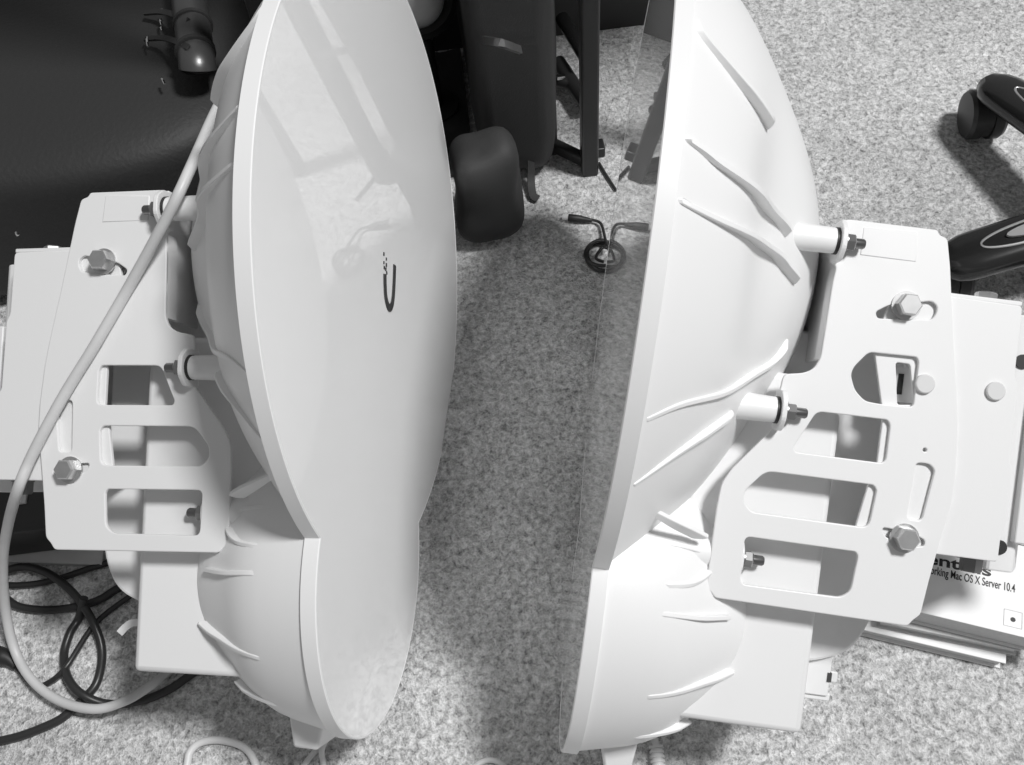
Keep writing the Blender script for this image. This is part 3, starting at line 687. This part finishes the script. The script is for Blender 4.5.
# ------------------------------------------------------------------ office chair base at right
hub = Vector((.548, .506, 0)); ch = thing('office_chair', 'black five-star office chair base on casters at the right edge', 'chair', tuple(hub))
def hpart(name, bm, m, par=ch, **k):
    o = obj(name, bm, m, par, **k); return o
bm = bmesh.new(); lathe(bm, Vector((0, 0, .066)), Vector((0, 0, 1)), [(0, .030), (.02, .034), (.055, .030), (.062, .022)], 32); hpart('hub', bm, M['gloss_black'])
bm = bmesh.new(); lathe(bm, Vector((0, 0, .13)), Vector((0, 0, 1)), [(0, .019), (.09, .019), (.09, .013), (.17, .013)], 28); hpart('gas_lift', bm, M['satin_black'])
tips = [(Vector((.4860, .700, 0)) - hub), (Vector((.3745, .494, 0)) - hub)]
angs = [math.atan2(tips[0].y, tips[0].x), math.atan2(tips[1].y, tips[1].x)]; lens = [tips[0].length, tips[1].length]
for k in range(3): angs.append(angs[1] + (k + 1) * 2 * PI / 5); lens.append(.185)
for ang, Ln in zip(angs, lens):
    d = Vector((math.cos(ang), math.sin(ang), 0)); s = Vector((-d.y, d.x, 0))
    bm = bmesh.new(); rings = []
    for i in range(19):
        t = i / 18; x = .018 + (Ln - .018) * t
        zt = .106 - .030 * t - .004 * t * t; hgt = .030 - .006 * t; wd = .0240 - .0025 * t
        if t > .85: k = math.sqrt(max(0.0, 1 - ((t - .85) / .16) ** 2)); wd *= .25 + .75 * k; hgt *= .55 + .45 * k; zt -= .006 * (1 - k)
        ring = []
        for j in range(20):
            th = 2 * PI * j / 20; c, sn = math.cos(th), math.sin(th)
            c = math.copysign(abs(c) ** .75, c); sn = math.copysign(abs(sn) ** .75, sn)
            ring.append(bm.verts.new(d * x + s * (wd * c) + Vector((0, 0, zt - hgt / 2 + hgt / 2 * sn))))
        rings.append(ring)
    for a, b in zip(rings, rings[1:]):
        for j in range(20): bm.faces.new((a[j], b[j], b[(j + 1) % 20], a[(j + 1) % 20]))
    bm.faces.new(rings[0]); bm.faces.new(rings[-1])
    arm = hpart('base_arm', bm, M['gloss_black'], angle=60)
    # raised oval trim on top of the arm
    bm = bmesh.new(); pts = []
    for i in range(33):
        th = 2 * PI * i / 32; x = Ln * .56 + Ln * .28 * math.cos(th); t = (x - .018) / (Ln - .018)
        pts.append(d * x + s * (.0105 * math.sin(th)) + Vector((0, 0, .1052 - .030 * t - .004 * t * t)))
    tube(bm, pts, .0012, 8, 2); hpart('arm_trim', bm, M['silver'], arm)
    bm = bmesh.new(); lay = []
    for zz in (-.0008, .0012):
        lay.append([bm.verts.new(d * (Ln * .53 + Ln * .20 * math.cos(2 * PI * i / 24)) + s * (.0062 * math.sin(2 * PI * i / 24)) + Vector((0, 0, zz + .1060 - .030 * ((Ln * .53 + Ln * .2 * math.cos(2 * PI * i / 24)) - .018) / (Ln - .018)))) for i in range(24)])
    for i in range(24): bm.faces.new((lay[0][i], lay[1][i], lay[1][(i + 1) % 24], lay[0][(i + 1) % 24]))
    bm.faces.new(lay[0]); bm.faces.new(lay[1]); hpart('arm_inlay', bm, M['silver'], arm, label='silver oval inlay')
    # twin-wheel caster
    cp = d * (Ln - .016); rot = ang + 2.6
    e = Vector((.12, .99, 0)).normalized(); q = cp + e * .008
    bm = bmesh.new(); lathe(bm, cp + Vector((0, 0, .036)), Vector((0, 0, 1)), [(0, .006), (.025, .006)], 14)
    side = Vector((-e.y, e.x, 0))
    lathe(bm, q + Vector((0, 0, .0246)) - side * .004, side, [(0, .0225), (.008, .0225)], 28)
    cs = hpart('caster', bm, M['satin_black'])
    for sg in (1, -1):
        bm = bmesh.new(); lathe(bm, q + Vector((0, 0, .0240)) + side * (sg * .0045), side * sg, [(0, .0240), (.009, .0240), (.0125, .0215), (.0135, .010), (.0135, 0)], 32)
        hpart('caster_wheel', bm, M['satin_black'], cs)

# ------------------------------------------------------------------ light
def area(name, loc, target, size, power):
    ld = bpy.data.lights.new(name, 'AREA'); ld.shape = 'DISK'; ld.size = size; ld.energy = power
    o = bpy.data.objects.new(name, ld); C.objects.link(o); o.location = loc
    o.rotation_euler = (Vector(target) - Vector(loc)).to_track_quat('-Z', 'Y').to_euler(); return o
area('ceiling_lamp', (1.48, .05, 3.40), (.05, .4, 0), .56, 117)
wd = bpy.data.worlds.new('room_light'); bpy.context.scene.world = wd; wd.use_nodes = True
wd.node_tree.nodes['Background'].inputs[0].default_value = (1, 1, 1, 1); wd.node_tree.nodes['Background'].inputs[1].default_value = .205
vs_ = bpy.context.scene.view_settings
vs_.view_transform = 'Standard'; vs_.look = 'None'; vs_.gamma = 1; vs_.exposure = 0; vs_.use_curve_mapping = False
